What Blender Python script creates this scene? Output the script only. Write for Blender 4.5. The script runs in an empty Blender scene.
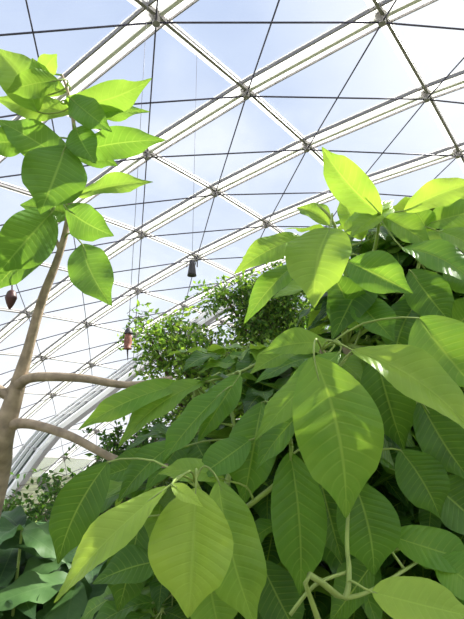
import bpy, math, random
from mathutils import Vector, Matrix
random.seed(7)
H=3.4; PITCH=0.2568; F=466.0
def at(px,py,d):
    """world position of a surveyed point: bearing from the tripod + distance"""
    x=(px-232)/F*d; z=-(py-309.5)/F*d
    return Vector((x, d*math.cos(PITCH)-z*math.sin(PITCH), d*math.sin(PITCH)+z*math.cos(PITCH)+H))
S=bpy.context.scene
S.view_settings.view_transform='Standard'
S.view_settings.look='None'
CAMP=Vector((0,0,H))
# ------------------------------------------------------------ helpers
def link(o,parent=None):
    S.collection.objects.link(o)
    if parent: o.parent=parent
    return o
def empty(name):
    e=bpy.data.objects.new(name,None); e.empty_display_size=.2
    return link(e)
class MB:
    def __init__(s): s.v=[];s.f=[];s.uv=[];s.t=[];s.m=[]
    def add(s,vs,fs,uvs=None,tint=0.5,mat=0):
        o=len(s.v); s.v+= [tuple(v) for v in vs]
        for f in fs: s.f.append(tuple(i+o for i in f)); s.m.append(mat)
        s.uv+= uvs if uvs else [(0,0)]*len(vs)
        s.t+=[tint]*len(vs)
    def obj(s,name,mats,parent=None,smooth=True):
        me=bpy.data.meshes.new(name); me.from_pydata(s.v,[],s.f)
        for m in mats: me.materials.append(m)
        me.polygons.foreach_set('material_index',s.m)
        if smooth: me.polygons.foreach_set('use_smooth',[True]*len(s.f))
        ul=me.uv_layers.new(name='UVMap')
        li=[0]*len(me.loops); me.loops.foreach_get('vertex_index',li)
        flat=[]
        for i in li: flat+=[s.uv[i][0],s.uv[i][1]]
        ul.data.foreach_set('uv',flat)
        a=me.attributes.new('tint','FLOAT','POINT'); a.data.foreach_set('value',s.t)
        me.update()
        return link(bpy.data.objects.new(name,me),parent)
def tube(mb,pts,rad,seg=8,mat=0,tint=.5,smooth=3):
    pts=[Vector(p) for p in pts]
    if smooth>1 and len(pts)>2:
        P=[];Rr=[]
        n=len(pts)
        for i in range(n-1):
            p0=pts[max(i-1,0)];p1=pts[i];p2=pts[i+1];p3=pts[min(i+2,n-1)]
            for k in range(smooth):
                t=k/smooth
                P.append(.5*((2*p1)+(p2-p0)*t+(2*p0-5*p1+4*p2-p3)*t*t+(3*p1-p0-3*p2+p3)*t**3))
                Rr.append(rad[i]*(1-t)+rad[i+1]*t)
        P.append(pts[-1]);Rr.append(rad[-1]); pts,rad=P,Rr
    vs=[];fs=[];uv=[]
    T=(pts[1]-pts[0]).normalized(); X=T.orthogonal().normalized()
    L=0
    for i,p in enumerate(pts):
        if i<len(pts)-1: T=(pts[i+1]-p).normalized()
        if i: L+=(p-pts[i-1]).length
        X=(X-T*X.dot(T)).normalized(); Y=T.cross(X)
        for k in range(seg):
            a=2*math.pi*k/seg
            vs.append(p+(X*math.cos(a)+Y*math.sin(a))*rad[i]); uv.append((k/seg,L))
        if i:
            b=(i-1)*seg
            for k in range(seg):
                k2=(k+1)%seg
                fs.append((b+k,b+k2,b+seg+k2,b+seg+k))
    fs.append(tuple(range(seg))[::-1]); fs.append(tuple(range(len(vs)-seg,len(vs))))
    mb.add(vs,fs,uv,tint,mat)
    return pts
def beam(mb,a,b,n,w,h,mat=0,so=0):
    a=Vector(a);b=Vector(b);T=(b-a).normalized(); n=(n-T*n.dot(T)).normalized(); s=T.cross(n)
    a=a+s*so; b=b+s*so
    vs=[]
    for p in(a,b):
        for su,sv in((-1,-1),(1,-1),(1,1),(-1,1)): vs.append(p+s*su*w/2+n*sv*h/2)
    mb.add(vs,[(0,1,2,3),(7,6,5,4),(0,4,5,1),(1,5,6,2),(2,6,7,3),(3,7,4,0)],mat=mat)
# ------------------------------------------------------------ materials
def mat(name):
    m=bpy.data.materials.new(name); m.use_nodes=True; nt=m.node_tree; nt.nodes.clear()
    out=nt.nodes.new('ShaderNodeOutputMaterial'); return m,nt,out
def nd(nt,t,**k):
    n=nt.nodes.new(t)
    for a,b in k.items(): setattr(n,a,b)
    return n
def math_(nt,op,a,b=None,c=None):
    n=nt.nodes.new('ShaderNodeMath'); n.operation=op
    for i,x in enumerate((a,b,c)):
        if x is None: continue
        if isinstance(x,(int,float)): n.inputs[i].default_value=x
        else: nt.links.new(x,n.inputs[i])
    return n.outputs[0]
def ramp(nt,fac,stops):
    r=nt.nodes.new('ShaderNodeValToRGB'); el=r.color_ramp.elements
    while len(el)<len(stops): el.new(.5)
    for e,(p,c) in zip(el,stops): e.position=p; e.color=(*c,1)
    nt.links.new(fac,r.inputs[0]); return r.outputs[0]
def principled(name,col,rough=.5,metal=0,noise=0,scale=5,bump=0,trans=0):
    m,nt,out=mat(name); p=nd(nt,'ShaderNodeBsdfPrincipled')
    p.inputs['Roughness'].default_value=rough; p.inputs['Metallic'].default_value=metal
    tc=nd(nt,'ShaderNodeTexCoord'); nz=nd(nt,'ShaderNodeTexNoise'); nz.inputs['Scale'].default_value=scale; nz.inputs['Detail'].default_value=5
    nt.links.new(tc.outputs['Object'],nz.inputs['Vector'])
    c=ramp(nt,nz.outputs[0],[(.3,tuple(x*(1-noise) for x in col)),(.7,tuple(min(1,x*(1+noise)) for x in col))])
    nt.links.new(c,p.inputs['Base Color'])
    if bump:
        b=nd(nt,'ShaderNodeBump'); b.inputs['Strength'].default_value=bump; b.inputs['Distance'].default_value=.01
        nt.links.new(nz.outputs[0],b.inputs['Height']); nt.links.new(b.outputs[0],p.inputs['Normal'])
    if trans:
        tr=nd(nt,'ShaderNodeBsdfTranslucent'); nt.links.new(c,tr.inputs[0]); ms=nd(nt,'ShaderNodeMixShader'); ms.inputs[0].default_value=trans
        nt.links.new(p.outputs[0],ms.inputs[1]); nt.links.new(tr.outputs[0],ms.inputs[2]); nt.links.new(ms.outputs[0],out.inputs[0])
    else: nt.links.new(p.outputs[0],out.inputs[0])
    return m
def leaf_mat(name,dark,mid,light,trans=.45,veins=True,rough=.36,vs_=.30,bs=.35):
    m,nt,out=mat(name)
    at_=nd(nt,'ShaderNodeAttribute',attribute_name='tint')
    tc=nd(nt,'ShaderNodeTexCoord'); nz=nd(nt,'ShaderNodeTexNoise'); nz.inputs['Scale'].default_value=14
    nt.links.new(tc.outputs['Object'],nz.inputs['Vector'])
    t=math_(nt,'ADD',at_.outputs['Fac'],math_(nt,'MULTIPLY',math_(nt,'SUBTRACT',nz.outputs[0],.5),.35))
    col=ramp(nt,t,[(0,dark),(.5,mid),(1,light)])
    height=None
    if veins:
        uv=nd(nt,'ShaderNodeUVMap'); sp=nd(nt,'ShaderNodeSeparateXYZ'); nt.links.new(uv.outputs[0],sp.inputs[0])
        x=math_(nt,'ABSOLUTE',math_(nt,'SUBTRACT',sp.outputs[0],.5)); x=math_(nt,'MULTIPLY',x,2)
        y=sp.outputs[1]
        ph=math_(nt,'MULTIPLY',math_(nt,'SUBTRACT',y,math_(nt,'MULTIPLY',math_(nt,'POWER',x,1.25),.13)),13)
        fr=math_(nt,'ABSOLUTE',math_(nt,'SUBTRACT',math_(nt,'FRACT',ph),.5))
        mr=nd(nt,'ShaderNodeMapRange',interpolation_type='SMOOTHSTEP'); mr.inputs[1].default_value=.12; mr.inputs[2].default_value=0
        nt.links.new(fr,mr.inputs[0])
        mr2=nd(nt,'ShaderNodeMapRange',interpolation_type='SMOOTHSTEP'); mr2.inputs[1].default_value=.06; mr2.inputs[2].default_value=.01
        nt.links.new(x,mr2.inputs[0])
        side=math_(nt,'MULTIPLY',mr.outputs[0],math_(nt,'SUBTRACT',.55,math_(nt,'MULTIPLY',x,.45)))
        v=math_(nt,'MAXIMUM',side,mr2.outputs[0])
        mx=nd(nt,'ShaderNodeMix',data_type='RGBA'); nt.links.new(math_(nt,'MULTIPLY',v,vs_*1.4),mx.inputs[0]); nt.links.new(col,mx.inputs[6])
        mx.inputs[7].default_value=(*[min(1,c*1.1+.03) for c in light],1); col=mx.outputs[2]
        # broad quilting between the side veins + the veins themselves
        height=math_(nt,'ADD',math_(nt,'MULTIPLY',math_(nt,'SUBTRACT',.5,fr),.9),math_(nt,'MULTIPLY',v,.6))
    p=nd(nt,'ShaderNodeBsdfPrincipled'); p.inputs['Roughness'].default_value=rough
    nt.links.new(col,p.inputs['Base Color'])
    p.inputs['Specular IOR Level'].default_value=.38
    tr=nd(nt,'ShaderNodeBsdfTranslucent')
    hs=nd(nt,'ShaderNodeMix',data_type='RGBA',blend_type='MULTIPLY'); hs.inputs[0].default_value=1
    nt.links.new(col,hs.inputs[6]); hs.inputs[7].default_value=(1.15,1.12,.35,1)
    g=nd(nt,'ShaderNodeGamma'); g.inputs[1].default_value=.78; nt.links.new(hs.outputs[2],g.inputs[0])
    nt.links.new(g.outputs[0],tr.inputs[0])
    if height is not None:
        b=nd(nt,'ShaderNodeBump'); b.inputs['Strength'].default_value=bs; b.inputs['Distance'].default_value=.005; b.invert=True
        nt.links.new(height,b.inputs['Height']); nt.links.new(b.outputs[0],p.inputs['Normal'])
    ms=nd(nt,'ShaderNodeMixShader'); ms.inputs[0].default_value=trans
    nt.links.new(p.outputs[0],ms.inputs[1]); nt.links.new(tr.outputs[0],ms.inputs[2]); nt.links.new(ms.outputs[0],out.inputs[0])
    return m
M_leaf=leaf_mat('champaca_leaf',(.028,.09,.014),(.145,.325,.04),(.44,.62,.10),.48)
M_leafL=leaf_mat('sapling_leaf',(.05,.14,.022),(.14,.31,.045),(.34,.53,.10),.46)
M_small=leaf_mat('fine_foliage',(.015,.05,.012),(.09,.22,.035),(.34,.54,.09),.5,veins=False,rough=.5)
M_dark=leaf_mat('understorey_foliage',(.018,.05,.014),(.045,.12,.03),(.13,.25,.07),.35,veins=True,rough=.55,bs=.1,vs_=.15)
M_bark=principled('pale_bark',(.36,.28,.20),.8,noise=.35,scale=25,bump=.6)
M_stem=principled('green_stem',(.27,.36,.08),.5,noise=.2,scale=20)
M_brown=principled('brown_bark',(.12,.085,.055),.85,noise=.4,scale=15,bump=.6)
M_white=principled('white_painted_steel',(.93,.92,.90),.45,noise=.03,scale=3)
M_strip=principled('white_translucent_strip',(.98,.97,.95),.5,noise=.01,scale=3,trans=.85)
M_grey=principled('grey_steel',(.30,.28,.28),.45,noise=.08,scale=3)
M_cable=principled('dark_steel_cable',(.10,.09,.14),.4,.3,noise=.1)
M_soil=principled('leaf_litter_ground',(.09,.10,.05),.95,noise=.5,scale=2,bump=.8)
# glass
def glassmat(name,z0,z1,f0,f1,tint,tcol):
    m,nt,out=mat(name)
    geo=nd(nt,'ShaderNodeNewGeometry'); sp=nd(nt,'ShaderNodeSeparateXYZ'); nt.links.new(geo.outputs['Position'],sp.inputs[0])
    mr=nd(nt,'ShaderNodeMapRange'); mr.inputs[1].default_value=z0; mr.inputs[2].default_value=z1; mr.inputs[3].default_value=f0; mr.inputs[4].default_value=f1
    nt.links.new(sp.outputs[2],mr.inputs[0])
    nz=nd(nt,'ShaderNodeTexNoise'); nz.inputs['Scale'].default_value=.8; nz.inputs['Detail'].default_value=4
    nt.links.new(geo.outputs['Position'],nz.inputs['Vector'])
    fac=math_(nt,'MULTIPLY',mr.outputs[0],math_(nt,'ADD',nz.outputs[0],.5))
    tb=nd(nt,'ShaderNodeBsdfTransparent'); tb.inputs[0].default_value=(*tint,1)
    tl=nd(nt,'ShaderNodeBsdfTranslucent'); tl.inputs[0].default_value=(*tcol,1)
    ms=nd(nt,'ShaderNodeMixShader'); nt.links.new(fac,ms.inputs[0]); nt.links.new(tb.outputs[0],ms.inputs[1]); nt.links.new(tl.outputs[0],ms.inputs[2])
    gl=nd(nt,'ShaderNodeBsdfGlossy'); gl.inputs['Roughness'].default_value=.08
    ms2=nd(nt,'ShaderNodeMixShader'); ms2.inputs[0].default_value=.04
    nt.links.new(ms.outputs[0],ms2.inputs[1]); nt.links.new(gl.outputs[0],ms2.inputs[2]); nt.links.new(ms2.outputs[0],out.inputs[0])
    return m
M_glass=glassmat('dome_glazing',11.5,3,.05,.12,(.93,.95,.965),(.8,.83,.86))
M_rglass=glassmat('tinted_rib_glazing',11,2,.15,.3,(.30,.35,.33),(.20,.23,.22))
# ------------------------------------------------------------ dome (double-curved triangulated grid shell)
Q=[-1.5592,7.5949,4.7188,0.3857,1.8917,2.3401,0.0909,0.1052,-0.0108,0.0017,-0.0073,0.2568,0.0028]
def surf(x,y): return H+8+Q[6]*x+Q[7]*y+Q[8]*x*x+Q[9]*x*y+Q[10]*y*y+Q[12]*1e-3*y**3
def nrm(x,y): return Vector((-(Q[6]+2*Q[8]*x+Q[9]*y),-(Q[7]+2*Q[10]*y+Q[9]*x),1)).normalized()
def node(r,c):
    x=Q[0]+c*Q[2]+r*Q[4]; y=Q[1]+c*Q[3]+r*Q[5]; return Vector((x,y,surf(x,y)))
dome=empty('greenhouse_dome')
fr=MB();cb=MB();gm=MB();hub=MB()
RR=range(-12,20);CC=range(-22,14)
ok=lambda p:p.z>-1.5 and p.y>-22
for r in RR:
    for c in CC:
        p=node(r,c)
        if not ok(p): continue
        n=nrm(p.x,p.y)
        q1=node(r+1,c-1); q2=node(r+1,c); qa=node(r,c+1); qv=node(r+2,c-1)
        if ok(q1):
            beam(fr,p,q1,n,.60,.02,0); beam(fr,p-n*.05,q1-n*.05,n,.035,.10,2,-.27); beam(fr,p-n*.05,q1-n*.05,n,.09,.07,1,.05); beam(fr,p-n*.04,q1-n*.04,n,.025,.06,2,.28)
        if ok(q2):
            beam(fr,p-n*.02,q2-n*.02,n,.26,.02,0); beam(fr,p-n*.08,q2-n*.08,n,.07,.12,2,.06)
        o=n*.24
        if ok(qa): tube(cb,[p-o,qa-o],[.022]*2,6,smooth=1)
        if ok(qv): tube(cb,[p-o,qv-o],[.018]*2,6,smooth=1)
        tube(hub,[p+n*.03,p-n*.28],[.12,.08],10,smooth=1)
        g=.05
        if ok(q1) and ok(q2): gm.add([p+n*g,q1+n*g,q2+n*g],[(0,1,2)])
        if ok(qa) and ok(q2): gm.add([p+n*g,q2+n*g,qa+n*g],[(0,1,2)])
fr.obj('steel_frame',[M_strip,M_white,M_grey],dome,False); cb.obj('tension_cables',[M_cable],dome)
hub.obj('node_hubs',[M_grey],dome,False); gm.obj('glass_panels',[M_glass],dome,False)
# interior arch ribs springing from the ground at the left
arch=empty('arched_steel_rib'); ab=MB(); ag=MB()
A0=Vector((-8.9,17.0,0)); D=Vector((23.6,15,0)); side=Vector((15,-23.6,0)).normalized()
ARC=[(-.04,-1.8),(0,.3),(.073,3.4),(.218,6.7),(.364,9.6),(.5,11.2),(.7,12),(1,9.0)]
def ap(t,off):
    for (t0,z0),(t1,z1) in zip(ARC,ARC[1:]):
        if t<=t1: break
    i=ARC.index((t0,z0)); pm=ARC[max(i-1,0)][1]; pn=ARC[min(i+2,len(ARC)-1)][1]; k=(t-t0)/(t1-t0)
    z=.5*(2*z0+(z1-pm)*k+(2*pm-5*z0+4*z1-pn)*k*k+(3*z0-pm-3*z1+pn)*k**3)
    p=A0+D*t; p.z=z; return p+side*off
ts=[-.04+i*.02 for i in range(42)]
for off,w in((-.9,.16),(0,.30),(1.0,.16),(2.2,.40)):
    for a,b in zip(ts,ts[1:]):
        pa,pb=ap(a,off),ap(b,off); n=side.cross(pb-pa).normalized()
        beam(ab,pa,pb,n,w,.18); beam(ab,pa-n*.12,pb-n*.12,n,.10,.14,1,w/2)
for i,a in enumerate(ts[::1]):
    pa,pb=ap(a,-.9),ap(a,2.2); beam(ab,pa,pb,Vector((0,0,1)),.07,.1,1)
for a,b in zip(ts,ts[1:]): ag.add([ap(a,-.9),ap(b,-.9),ap(b,2.2),ap(a,2.2)],[(0,1,2,3)])
ab.obj('rib_bands',[M_white,M_grey],arch,False); ag.obj('rib_glazing',[M_rglass],arch,False)
# ground
g=MB(); g.add([(-60,-60,0),(60,-60,0),(60,70,0),(-60,70,0)],[(0,1,2,3)]); g.obj('ground',[M_soil],None,False)
# ------------------------------------------------------------ leaves
def leaf(mb,base,tip,w,nh,droop=.12,tint=.5,nl=22,nw=8,fold=.25,wave=.012,mat=0,wf=17,petiole=None,pr=.003):
    base=Vector(base);tip=Vector(tip); ax=tip-base; L=ax.length; T=ax/L
    N=(nh-T*nh.dot(T)); N=N.normalized() if N.length>1e-4 else T.orthogonal().normalized()
    Sd=T.cross(N); ph=random.random()*6.28
    vs=[];uv=[];fs=[]; bend=random.uniform(-.06,.06); pk=random.uniform(.80,.95)
    for i in range(nl+1):
        v=i/nl
        prof=max(0,math.sin(math.pi*min(1,v**pk)))**.78
        if v>.74: s_=(v-.74)/.26; prof*=1-.45*s_*(2-s_)
        if i==0: prof=.03
        hw=w/2*prof*1.02+.0006
        c=base+T*(L*v)+N*(droop*L*4*v*(1-v))+Sd*(bend*L*4*v*(1-v))
        for j in range(nw+1):
            u=-1+2*j/nw; au=abs(u)
            z=fold*hw*au*(1-.45*au)+wave*au*au*math.sin(ph+v*wf+(1.7 if u>0 else 0))*prof*(L/.25)
            z+=.0014*(L/.25)*au*(1.2-au)*2*math.sin(2*math.pi*13*(v-.13*au**1.25)) if nl>20 else 0
            vs.append(c+Sd*(u*hw)+N*z); uv.append((j/nw,v))
        if i:
            a=(i-1)*(nw+1)
            for j in range(nw): fs.append((a+j,a+j+1,a+nw+2+j,a+nw+1+j))
    mb.add(vs,fs,uv,tint,mat)
    if petiole is not None:
        p=Vector(petiole); d0=(base-T*min(.04,.2*L))
        tube(mb,[p,(p+d0)/2+Vector((0,0,.01)),base,base+T*L*.25+N*(droop*L*4*.25*.75)-N*.001],[pr*1.15,pr,pr*.85,pr*.4],6,mat=1,tint=.7)
def facing(p,up=.6,back=.8,j=.25):
    v=(CAMP-Vector(p)).normalized()*back+Vector((0,0,up))
    return (v+Vector([random.uniform(-j,j) for _ in range(3)])).normalized()
def nearest(pts,p): return min(pts,key=lambda q:(q-p).length)
# ------------------------------------------------------------ right-hand champaca shrub
shrub=empty('champaca_magnolia_shrub'); wood=MB(); hl=MB(); fl=MB()
J=[]
def br(pts,rad,mat=0): 
    r=tube(wood,pts,rad,8,mat=mat,smooth=5); J.extend(r)
root=Vector((.45,1.75,0)); root2=Vector((-.05,1.35,0)); root3=Vector((.8,1.5,0))
crown=at(345,345,1.45)
br([root,Vector((.42,1.7,H-1.3)),at(400,560,1.5),at(372,430,1.5),crown],[.045,.035,.024,.018,.012])
br([at(385,490,1.5),at(345,400,1.25),at(322,350,1.05)],[.014,.009,.006],0)
br([crown,at(372,260,1.4),at(380,215,1.3)],[.010,.006,.004],1)
br([crown,at(340,270,1.3),at(335,226,1.18),at(318,205,1.2)],[.010,.006,.004,.003],1)
br([crown,at(410,290,1.4),at(425,225,1.4),at(450,212,1.4)],[.009,.006,.003,.003],1)
br([crown,at(400,350,1.3),at(420,300,1.2)],[.009,.006,.004],1)
br([root2,Vector((-.06,1.3,H-1.3)),at(225,600,1.2),at(215,530,1.05),at(195,482,.95)],[.03,.022,.013,.009,.005],1)
br([at(215,530,1.05),at(235,440,1.2),at(225,388,1.3)],[.009,.006,.004],1)
br([at(215,530,1.05),at(280,480,1.0),at(292,446,1.0)],[.007,.005,.004],1)
br([root3,Vector((.6,1.2,H-1.2)),at(320,625,.72),at(345,598,.75),at(349,570,.78),at(347,540,.85),at(350,478,1.0)],[.022,.012,.005,.005,.0045,.004,.003],1)
br([at(345,598,.75),at(372,590,.8),at(420,560,.95)],[.004,.0035,.003],1)
br([at(290,615,.72),at(315,585,.74),at(347,572,.78)],[.003,.003,.0028],1)
br([crown,at(300,340,1.4),at(245,370,1.45),at(195,385,1.5)],[.009,.006,.005,.003],1)
br([at(345,400,1.25),at(390,390,1.2),at(440,420,1.15),at(475,470,1.1)],[.008,.006,.005,.004],1)
HERO=[ # base x,y,d  tip x,y,d  width tint droop
(314,356,.92, 346,518,.86, 84,.62,.05),(381,215,1.2, 322,147,1.25,36,.7,.05),(330,228,1.1, 314,308,1.0,64,.72,.08),
(348,262,1.15,413,294,1.05,44,.5,.08),(404,211,1.25,482,182,1.2,30,.8,.06),(392,208,1.25,350,238,1.15,30,.7,.05),
(402,248,1.2,482,292,1.1,44,.5,.1),(418,318,1.0,478,392,.92,64,.58,.06),(352,350,.98,480,442,.85,56,.8,.08),
(340,352,1.0,254,442,.95,38,.62,.1),(262,402,1.1,243,506,1.02,50,.4,.06),(196,488,.9,188,618,.82,84,.9,.05),
(168,487,.85,54,603,.78,46,.85,.09),(108,462,1.1,58,564,1.05,46,.3,.07),(218,480,.95,256,628,.88,62,.65,.04),
(290,452,1.0,300,596,.95,54,.45,.05),(352,478,.95,374,576,.9,60,.35,.05),(388,535,.95,482,564,.9,42,.5,.08),
(372,592,.75,480,618,.7,48,.85,.08),(172,560,1.1,92,584,1.05,46,.25,.07),(184,384,1.4,78,430,1.3,28,.55,.12),
(205,382,1.4,118,448,1.3,32,.6,.1),(368,268,1.25,332,340,1.15,46,.2,.06),(395,470,1.1,352,440,1.05,50,.2,.05),
(428,480,1.05,488,534,1.0,55,.2,.08),(225,390,1.2,161,464,1.15,36,.45,.08),(206,560,1.0,222,640,.95,55,.6,.05),
(172,484,.84,203,507,.8,15,1.0,.08),(305,238,1.25,234,274,1.2,30,.65,.12),(298,262,1.25,244,324,1.2,32,.55,.1),
(375,352,1.15,404,450,1.1,50,.25,.05),(360,330,1.2,330,268,1.2,38,.35,.05),(300,348,1.2,250,374,1.15,28,.65,.1),
(330,345,1.1,260,354,1.1,30,.65,.1),(322,395,1.0,255,472,.98,34,.4,.08),(420,300,1.2,394,364,1.1,44,.25,.06),
(440,232,1.25,488,262,1.2,36,.65,.07),(420,255,1.3,464,230,1.3,30,.75,.07),(330,226,1.2,296,208,1.25,26,.7,.06),
(345,232,1.2,394,200,1.3,26,.75,.06),(395,330,1.2,442,298,1.2,36,.5,.08),(455,330,1.2,488,300,1.15,40,.5,.06),
(400,600,.9,450,640,.85,40,.5,.05),(260,560,1.1,300,640,1.05,46,.2,.05),(180,440,1.2,118,502,1.15,32,.35,.1),
(250,440,1.05,194,480,1.0,36,.4,.09),(240,375,1.25,198,442,1.2,34,.5,.06),(420,400,1.05,472,482,1.0,50,.2,.06),
(318,470,1.05,342,562,1.0,46,.2,.05),(375,560,1.0,330,622,1.0,44,.2,.06),(225,480,1.0,158,474,1.0,28,.7,.1),
(140,520,1.15,118,612,1.1,44,.2,.06),(160,455,1.25,98,478,1.2,30,.3,.1),(435,560,.9,486,602,.85,46,.55,.07),
(410,270,1.15,452,324,1.1,42,.3,.07),(380,215,1.3,432,247,1.25,34,.6,.08),(400,450,1.0,440,518,.95,48,.25,.06),(355,300,1.2,395,342,1.1,40,.4,.06),
(425,225,1.35,492,208,1.3,34,.6,.06),(450,215,1.35,500,180,1.35,32,.7,.06),(430,240,1.35,410,205,1.35,28,.6,.06),(445,270,1.2,500,300,1.1,44,.55,.08),
(362,240,1.25,340,196,1.3,28,.65,.06),(60,480,1.9,20,560,1.8,26,.2,.08),
]
HERO=HERO[:-1]
for (bx,by,bd,tx,ty,td,w,ti,dr) in HERO:
    b=at(bx,by,bd);t=at(tx,ty,td)
    leaf(hl,b,t,w/F*(bd+td)/2*.97,facing((b+t)/2),dr,ti,nl=56,nw=10,fold=random.uniform(.3,.65),wave=.008,wf=random.uniform(8,14),petiole=nearest(J,b-(t-b).normalized()*.03),pr=.0024)
# inner foliage: whorls of leaves on twigs filling the crown volume
VOL=[(at(400,330,1.75),.34,.35,.32,40),(at(330,400,1.6),.30,.28,.26,36),(at(430,450,1.6),.34,.32,.32,48),(at(330,530,1.5),.42,.28,.30,48),
     (at(215,470,1.6),.22,.2,.2,18),(at(215,590,1.5),.34,.28,.22,28),(at(390,260,1.75),.24,.22,.14,24),(at(440,590,1.5),.3,.3,.3,30),(at(270,375,1.75),.22,.2,.12,12),(at(455,245,1.8),.24,.25,.2,30)]
for c,rx,ry,rz,n in VOL:
    for _ in range(n):
        while True:
            q=Vector([random.uniform(-1,1) for _ in range(3)])
            if q.length<1: break
        p=c+Vector((q.x*rx,q.y*ry,q.z*rz))
        if (p-CAMP).length<1.3: continue
        tw=p+Vector((random.uniform(-.04,.04),random.uniform(.05,.15),-.18))
        tube(fl,[nearest(J,tw),tw,p],[.0035,.003,.0022],6,mat=1,tint=.3)
        a0=random.random()*6.28; k=random.randint(4,6)
        for i in range(k):
            a=a0+i*6.28/k+random.uniform(-.3,.3); L=random.uniform(.16,.29)
            d=Vector((math.cos(a),math.sin(a),random.uniform(-1.1,.15))).normalized()
            b=p+d*.03
            leaf(fl,b,b+d*L,L*random.uniform(.32,.40),(Vector((0,0,1))+Vector((0,-.4,0))+Vector([random.uniform(-.3,.3) for _ in range(3)])),.1,random.choice((0,.1,.2,.4,.65)),nl=14,nw=4,petiole=p,pr=.002)  # random tint skewed dark: shade of the gaps painted into inner leaf colour
wood.obj('branches',[M_bark,M_stem],shrub); hl.obj('outer_leaves',[M_leaf,M_stem],shrub); fl.obj('inner_leaves',[M_leaf,M_stem],shrub)
# ------------------------------------------------------------ left sapling
sap=empty('young_champaca_tree'); wd=MB(); ll=MB(); J2=[]
def bs(pts,rad,mat=0): J2.extend(tube(wd,pts,rad,10,mat=mat,smooth=5))
d=1.5
bs([Vector((-.9,1.35,0)),Vector((-.86,1.36,H-1.3)),at(-14,520,d),at(2,440,d),at(14,398,d),at(28,350,d),at(42,300,d),at(58,258,d),at(67,225,d),at(73,180,d),at(75,140,d),at(70,100,d),at(62,75,d)],
   [.06,.048,.042,.036,.028,.017,.015,.012,.010,.008,.007,.005,.004])
bs([at(12,392,d),at(30,378,1.48),at(80,378,1.45),at(128,385,1.45),at(172,378,1.5)],[.022,.016,.013,.011,.008])
bs([at(4,425,d),at(30,424,1.47),at(70,436,1.42),at(118,460,1.38),at(168,467,1.35)],[.02,.015,.013,.011,.009])
bs([at(14,398,d),at(-4,388,1.5),at(-30,365,1.5)],[.02,.016,.012])
bs([at(60,250,d),at(50,225,1.48),at(48,215,1.45)],[.007,.005,.004])
SL=[(66,146,40,214,56,.35,1.42),(38,112,-6,48,40,.75,1.5),(64,104,152,78,30,.65,1.5),(74,168,-4,120,34,.45,1.5),(78,152,166,140,28,.45,1.5),
(76,196,153,182,20,.7,1.5),(66,208,114,236,32,.35,1.45),(82,244,112,306,38,.5,1.42),(52,212,-2,274,46,.4,1.45),(50,235,-8,292,34,.3,1.5),
(43,74,57,54,18,.8,1.5),(72,112,-6,98,26,.7,1.55),(66,92,20,70,20,.8,1.55),(76,120,128,110,24,.5,1.55),
(72,215,20,205,28,.35,1.55),(75,150,118,166,22,.35,1.55),(70,98,112,132,26,.4,1.45),(58,80,6,92,24,.65,1.45),(76,128,96,164,28,.35,1.45),(45,95,32,58,20,.8,1.5),(28,140,-20,140,26,.5,1.5),(76,110,150,112,20,.6,1.6)]
for bx,by,tx,ty,w,ti,dd in SL:
    b=at(bx,by,dd);t=at(tx,ty,dd-.05)
    leaf(ll,b,t,w/F*dd*1.05,facing((b+t)/2,up=.25,back=1,j=.3),.08,ti,nl=56,nw=10,fold=random.uniform(.2,.5),wave=.014,wf=random.uniform(8,13),petiole=nearest(J2,b),pr=.003)
# dark hanging bud
M_bud=principled('brown_bud',(.07,.025,.025),.45,noise=.4,scale=30)
bd=MB(); p=at(12,290,1.45)
tube(bd,[at(30,262,1.47),at(14,275,1.45),p],[.002]*3,6)
tube(bd,[p,p-Vector((0,0,.008)),p-Vector((0,0,.026)),p-Vector((0,0,.044)),p-Vector((0,0,.062))],[.004,.013,.018,.012,.002],12)
bd.obj('flower_bud',[M_bud],sap)
wd.obj('trunk_and_branches',[M_bark,M_stem],sap); ll.obj('leaves',[M_leafL,M_stem],sap)
# ------------------------------------------------------------ fine-leaved trees and understorey
def smallleaf(mb,p,d,L,w,tint):
    n=Vector([random.uniform(-1,1) for _ in range(3)]); s=d.cross(n)
    if s.length<1e-3: return
    s.normalize(); n=s.cross(d)
    mb.add([p,p+d*L*.45+s*w/2+n*w*.15,p+d*L,p+d*L*.45-s*w/2+n*w*.15,p+d*L*.5],[(0,1,4),(1,2,4),(2,3,4),(3,0,4)],[(.5,0),(1,.5),(.5,1),(0,.5),(.5,.5)],tint)
def tree(name,root,blobs,L,mat_,lo,hi,rad=.06):
    e=empty(name); tw=MB(); lm=MB(); root=Vector(root)
    hub=root.lerp(blobs[0][0],.75)
    tube(tw,[root,root.lerp(hub,.5)+Vector((.1,0,0)),hub],[rad,rad*.8,rad*.6],8)
    for c,rx,ry,rz,n in blobs:
        tube(tw,[hub,hub.lerp(c,.5)+Vector((0,0,.1)),c],[rad*.6,rad*.35,rad*.15],6)
        for _ in range(n):
            q=Vector([random.gauss(0,.45) for _ in range(3)])
            p=c+Vector((q.x*rx,q.y*ry,q.z*rz))
            dr=Vector((random.uniform(-1,1),random.uniform(-1,1),random.uniform(-.9,.5))).normalized()
            ln=L*random.uniform(3,6)
            tube(tw,[p,p+dr*ln*.5+Vector((0,0,.05*L)),p+dr*ln-Vector((0,0,.2*ln))],[L*.04,L*.03,L*.015],4,smooth=1)
            for k in range(9):
                t=(k+1)/9; pp=p+dr*ln*t-Vector((0,0,.2*ln*t*t))
                dd=(dr*.5+Vector([random.uniform(-1,1) for _ in range(3)])).normalized()
                smallleaf(lm,pp,dd,L*random.uniform(.7,1.2),L*.5,random.uniform(lo,hi))
    tw.obj('trunk_and_twigs',[M_brown],e); lm.obj('foliage',[mat_],e,False)
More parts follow.
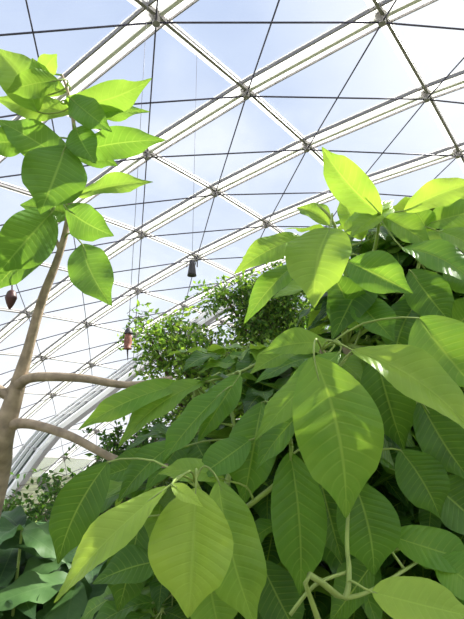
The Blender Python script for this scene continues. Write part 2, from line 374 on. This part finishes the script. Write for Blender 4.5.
tree('fine_leaved_tree',(-.6,6.5,0),[(at(198,358,6.5),.35,.3,.28,90),(at(170,346,6.4),.24,.3,.32,85),(at(222,370,6.5),.55,.5,.3,200),(at(265,355,7),.6,.5,.5,240),(at(138,316,6.5),.16,.2,.08,12),(at(205,400,6.5),.6,.6,.4,220),(at(178,322,6.6),.14,.2,.16,24),(at(212,338,6.6),.14,.2,.16,20),(at(150,345,6.5),.12,.2,.1,14)],.095,M_small,.35,1.05)
tree('fine_leaved_tree',(1.4,7.0,0),[(at(262,316,7),.45,.4,.30,230),(at(225,296,7),.24,.3,.09,40),(at(250,288,7),.24,.3,.14,60),(at(290,285,7),.4,.4,.34,170),(at(300,330,7),.7,.5,.5,280),(at(420,500,6),1.2,.8,1.4,260)],.09,M_small,.15,.85,.08)
tree('fine_leaved_tree',(-2.2,6.5,0),[(at(145,450,6),.6,.6,.4,220),(at(120,500,6),.9,.6,.5,260),(at(50,555,5.5),1.2,.6,.35,320),(at(150,560,5),1.0,.6,.7,240)],.09,M_small,0,.4,.07)
tree('fine_leaved_tree',(-4.5,9.5,0),[(at(-5,545,9.8),2.0,.9,.7,400),(at(60,532,10),1.8,.9,.8,400),(at(130,535,9.5),1.8,.9,1.3,320),(at(280,520,9),3,1,2.2,300)],.18,M_small,0,.35,.1)
# broad leaved understorey lower left
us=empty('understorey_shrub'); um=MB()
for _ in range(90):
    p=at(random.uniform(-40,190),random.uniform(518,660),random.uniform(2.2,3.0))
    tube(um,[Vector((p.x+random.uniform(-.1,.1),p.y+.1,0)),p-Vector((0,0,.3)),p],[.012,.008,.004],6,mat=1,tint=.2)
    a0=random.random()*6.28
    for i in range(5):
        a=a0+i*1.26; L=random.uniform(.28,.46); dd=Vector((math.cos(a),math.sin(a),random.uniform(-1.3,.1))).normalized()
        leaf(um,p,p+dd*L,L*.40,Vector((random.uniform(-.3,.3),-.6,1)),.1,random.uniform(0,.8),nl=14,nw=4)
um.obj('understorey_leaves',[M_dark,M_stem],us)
# ------------------------------------------------------------ hanging things
M_terra=principled('brown_clay_feeder',(.26,.10,.07),.6,noise=.4,scale=40)
M_blk=principled('dark_lamp_housing',(.05,.045,.05),.5)
def lathe(mb,c,prof,seg=20,mat=0):
    vs=[];fs=[]
    for r,z in prof:
        for k in range(seg):
            a=2*math.pi*k/seg; vs.append(c+Vector((r*math.cos(a),r*math.sin(a),z)))
    for i in range(len(prof)-1):
        for k in range(seg):
            k2=(k+1)%seg; fs.append((i*seg+k,i*seg+k2,(i+1)*seg+k2,(i+1)*seg+k))
    mb.add(vs,fs,mat=mat)
fe=empty('hanging_bird_feeder'); m=MB(); p=at(128,340,5)
lathe(m,p,[(.001,.14),(.015,.135),(.035,.11),(.05,.075),(.048,.065),(.03,.065)],mat=1)
lathe(m,p,[(.030,.07),(.040,.03),(.044,-.03),(.032,-.08),(.045,-.085),(.046,-.10),(.001,-.105)],mat=0)
tube(m,[p+Vector((-.07,0,-.07)),p+Vector((.07,0,-.07))],[.006,.006],6,mat=1)
tube(m,[p+Vector((0,0,-.1)),p+Vector((.01,0,-.22))],[.012,.004],6,mat=1)
tube(m,[p+Vector((0,0,.13)),Vector((p.x,p.y,surf(p.x,p.y)-.2))],[.003,.003],5,mat=2,smooth=1)
m.obj('feeder_body',[M_terra,M_blk,M_cable],fe)
fe=empty('hanging_spotlight'); m=MB(); p=at(192,268,9)
lathe(m,p,[(.001,.16),(.05,.15),(.06,.05),(.08,-.1),(.09,-.16),(.07,-.16),(.001,-.1)],mat=0)
tube(m,[p+Vector((-.1,0,.02)),p+Vector((-.1,0,.2)),p+Vector((.1,0,.2)),p+Vector((.1,0,.02))],[.012]*4,6,smooth=1)
tube(m,[p+Vector((0,0,.2)),Vector((p.x,p.y,surf(p.x,p.y)-.2))],[.004,.004],5,mat=1,smooth=1)
m.obj('lamp_head',[M_blk,M_cable],fe)
# ------------------------------------------------------------ sky and sun
SUN=Vector((.62,.34,.74)).normalized()
w=bpy.data.worlds.new('sky'); S.world=w; w.use_nodes=True; nt=w.node_tree; nt.nodes.clear()
o=nd(nt,'ShaderNodeOutputWorld'); bg=nd(nt,'ShaderNodeBackground'); tc=nd(nt,'ShaderNodeTexCoord')
dp=nd(nt,'ShaderNodeVectorMath',operation='DOT_PRODUCT'); nt.links.new(tc.outputs['Generated'],dp.inputs[0]); dp.inputs[1].default_value=SUN
nz=nd(nt,'ShaderNodeTexNoise'); nz.inputs['Scale'].default_value=2.6; nz.inputs['Detail'].default_value=6; nt.links.new(tc.outputs['Generated'],nz.inputs['Vector'])
sp=nd(nt,'ShaderNodeSeparateXYZ'); nt.links.new(tc.outputs['Generated'],sp.inputs[0])
base=ramp(nt,sp.outputs[2],[(0,(.82,.84,.86)),(.3,(.64,.71,.83)),(.75,(.45,.55,.78)),(1,(.40,.52,.76))])
cl=nd(nt,'ShaderNodeMapRange',interpolation_type='SMOOTHSTEP'); cl.inputs[1].default_value=.48; cl.inputs[2].default_value=.72; nt.links.new(nz.outputs[0],cl.inputs[0])
gl_=nd(nt,'ShaderNodeMapRange',interpolation_type='SMOOTHSTEP'); gl_.inputs[1].default_value=.74; gl_.inputs[2].default_value=1.0; nt.links.new(dp.outputs['Value'],gl_.inputs[0])
f_=math_(nt,'MAXIMUM',math_(nt,'MULTIPLY',cl.outputs[0],.6),gl_.outputs[0])
mx=nd(nt,'ShaderNodeMix',data_type='RGBA'); nt.links.new(f_,mx.inputs[0]); nt.links.new(base,mx.inputs[6]); mx.inputs[7].default_value=(1,1,1,1)
nt.links.new(mx.outputs[2],bg.inputs[0]); bg.inputs[1].default_value=1.2; nt.links.new(bg.outputs[0],o.inputs[0])
sl=bpy.data.lights.new('sun','SUN'); sl.energy=14; sl.angle=.02; sl.color=(1,.96,.87)
so=link(bpy.data.objects.new('sun',sl)); so.rotation_euler=SUN.to_track_quat('Z','Y').to_euler()
cam=bpy.data.cameras.new('camera'); cam.sensor_fit='VERTICAL'; cam.sensor_height=24; cam.lens=24*F/619
co=link(bpy.data.objects.new('camera',cam)); co.location=CAMP; co.rotation_euler=(math.pi/2+PITCH,0,0); cam.clip_start=.02; cam.clip_end=300
S.camera=co
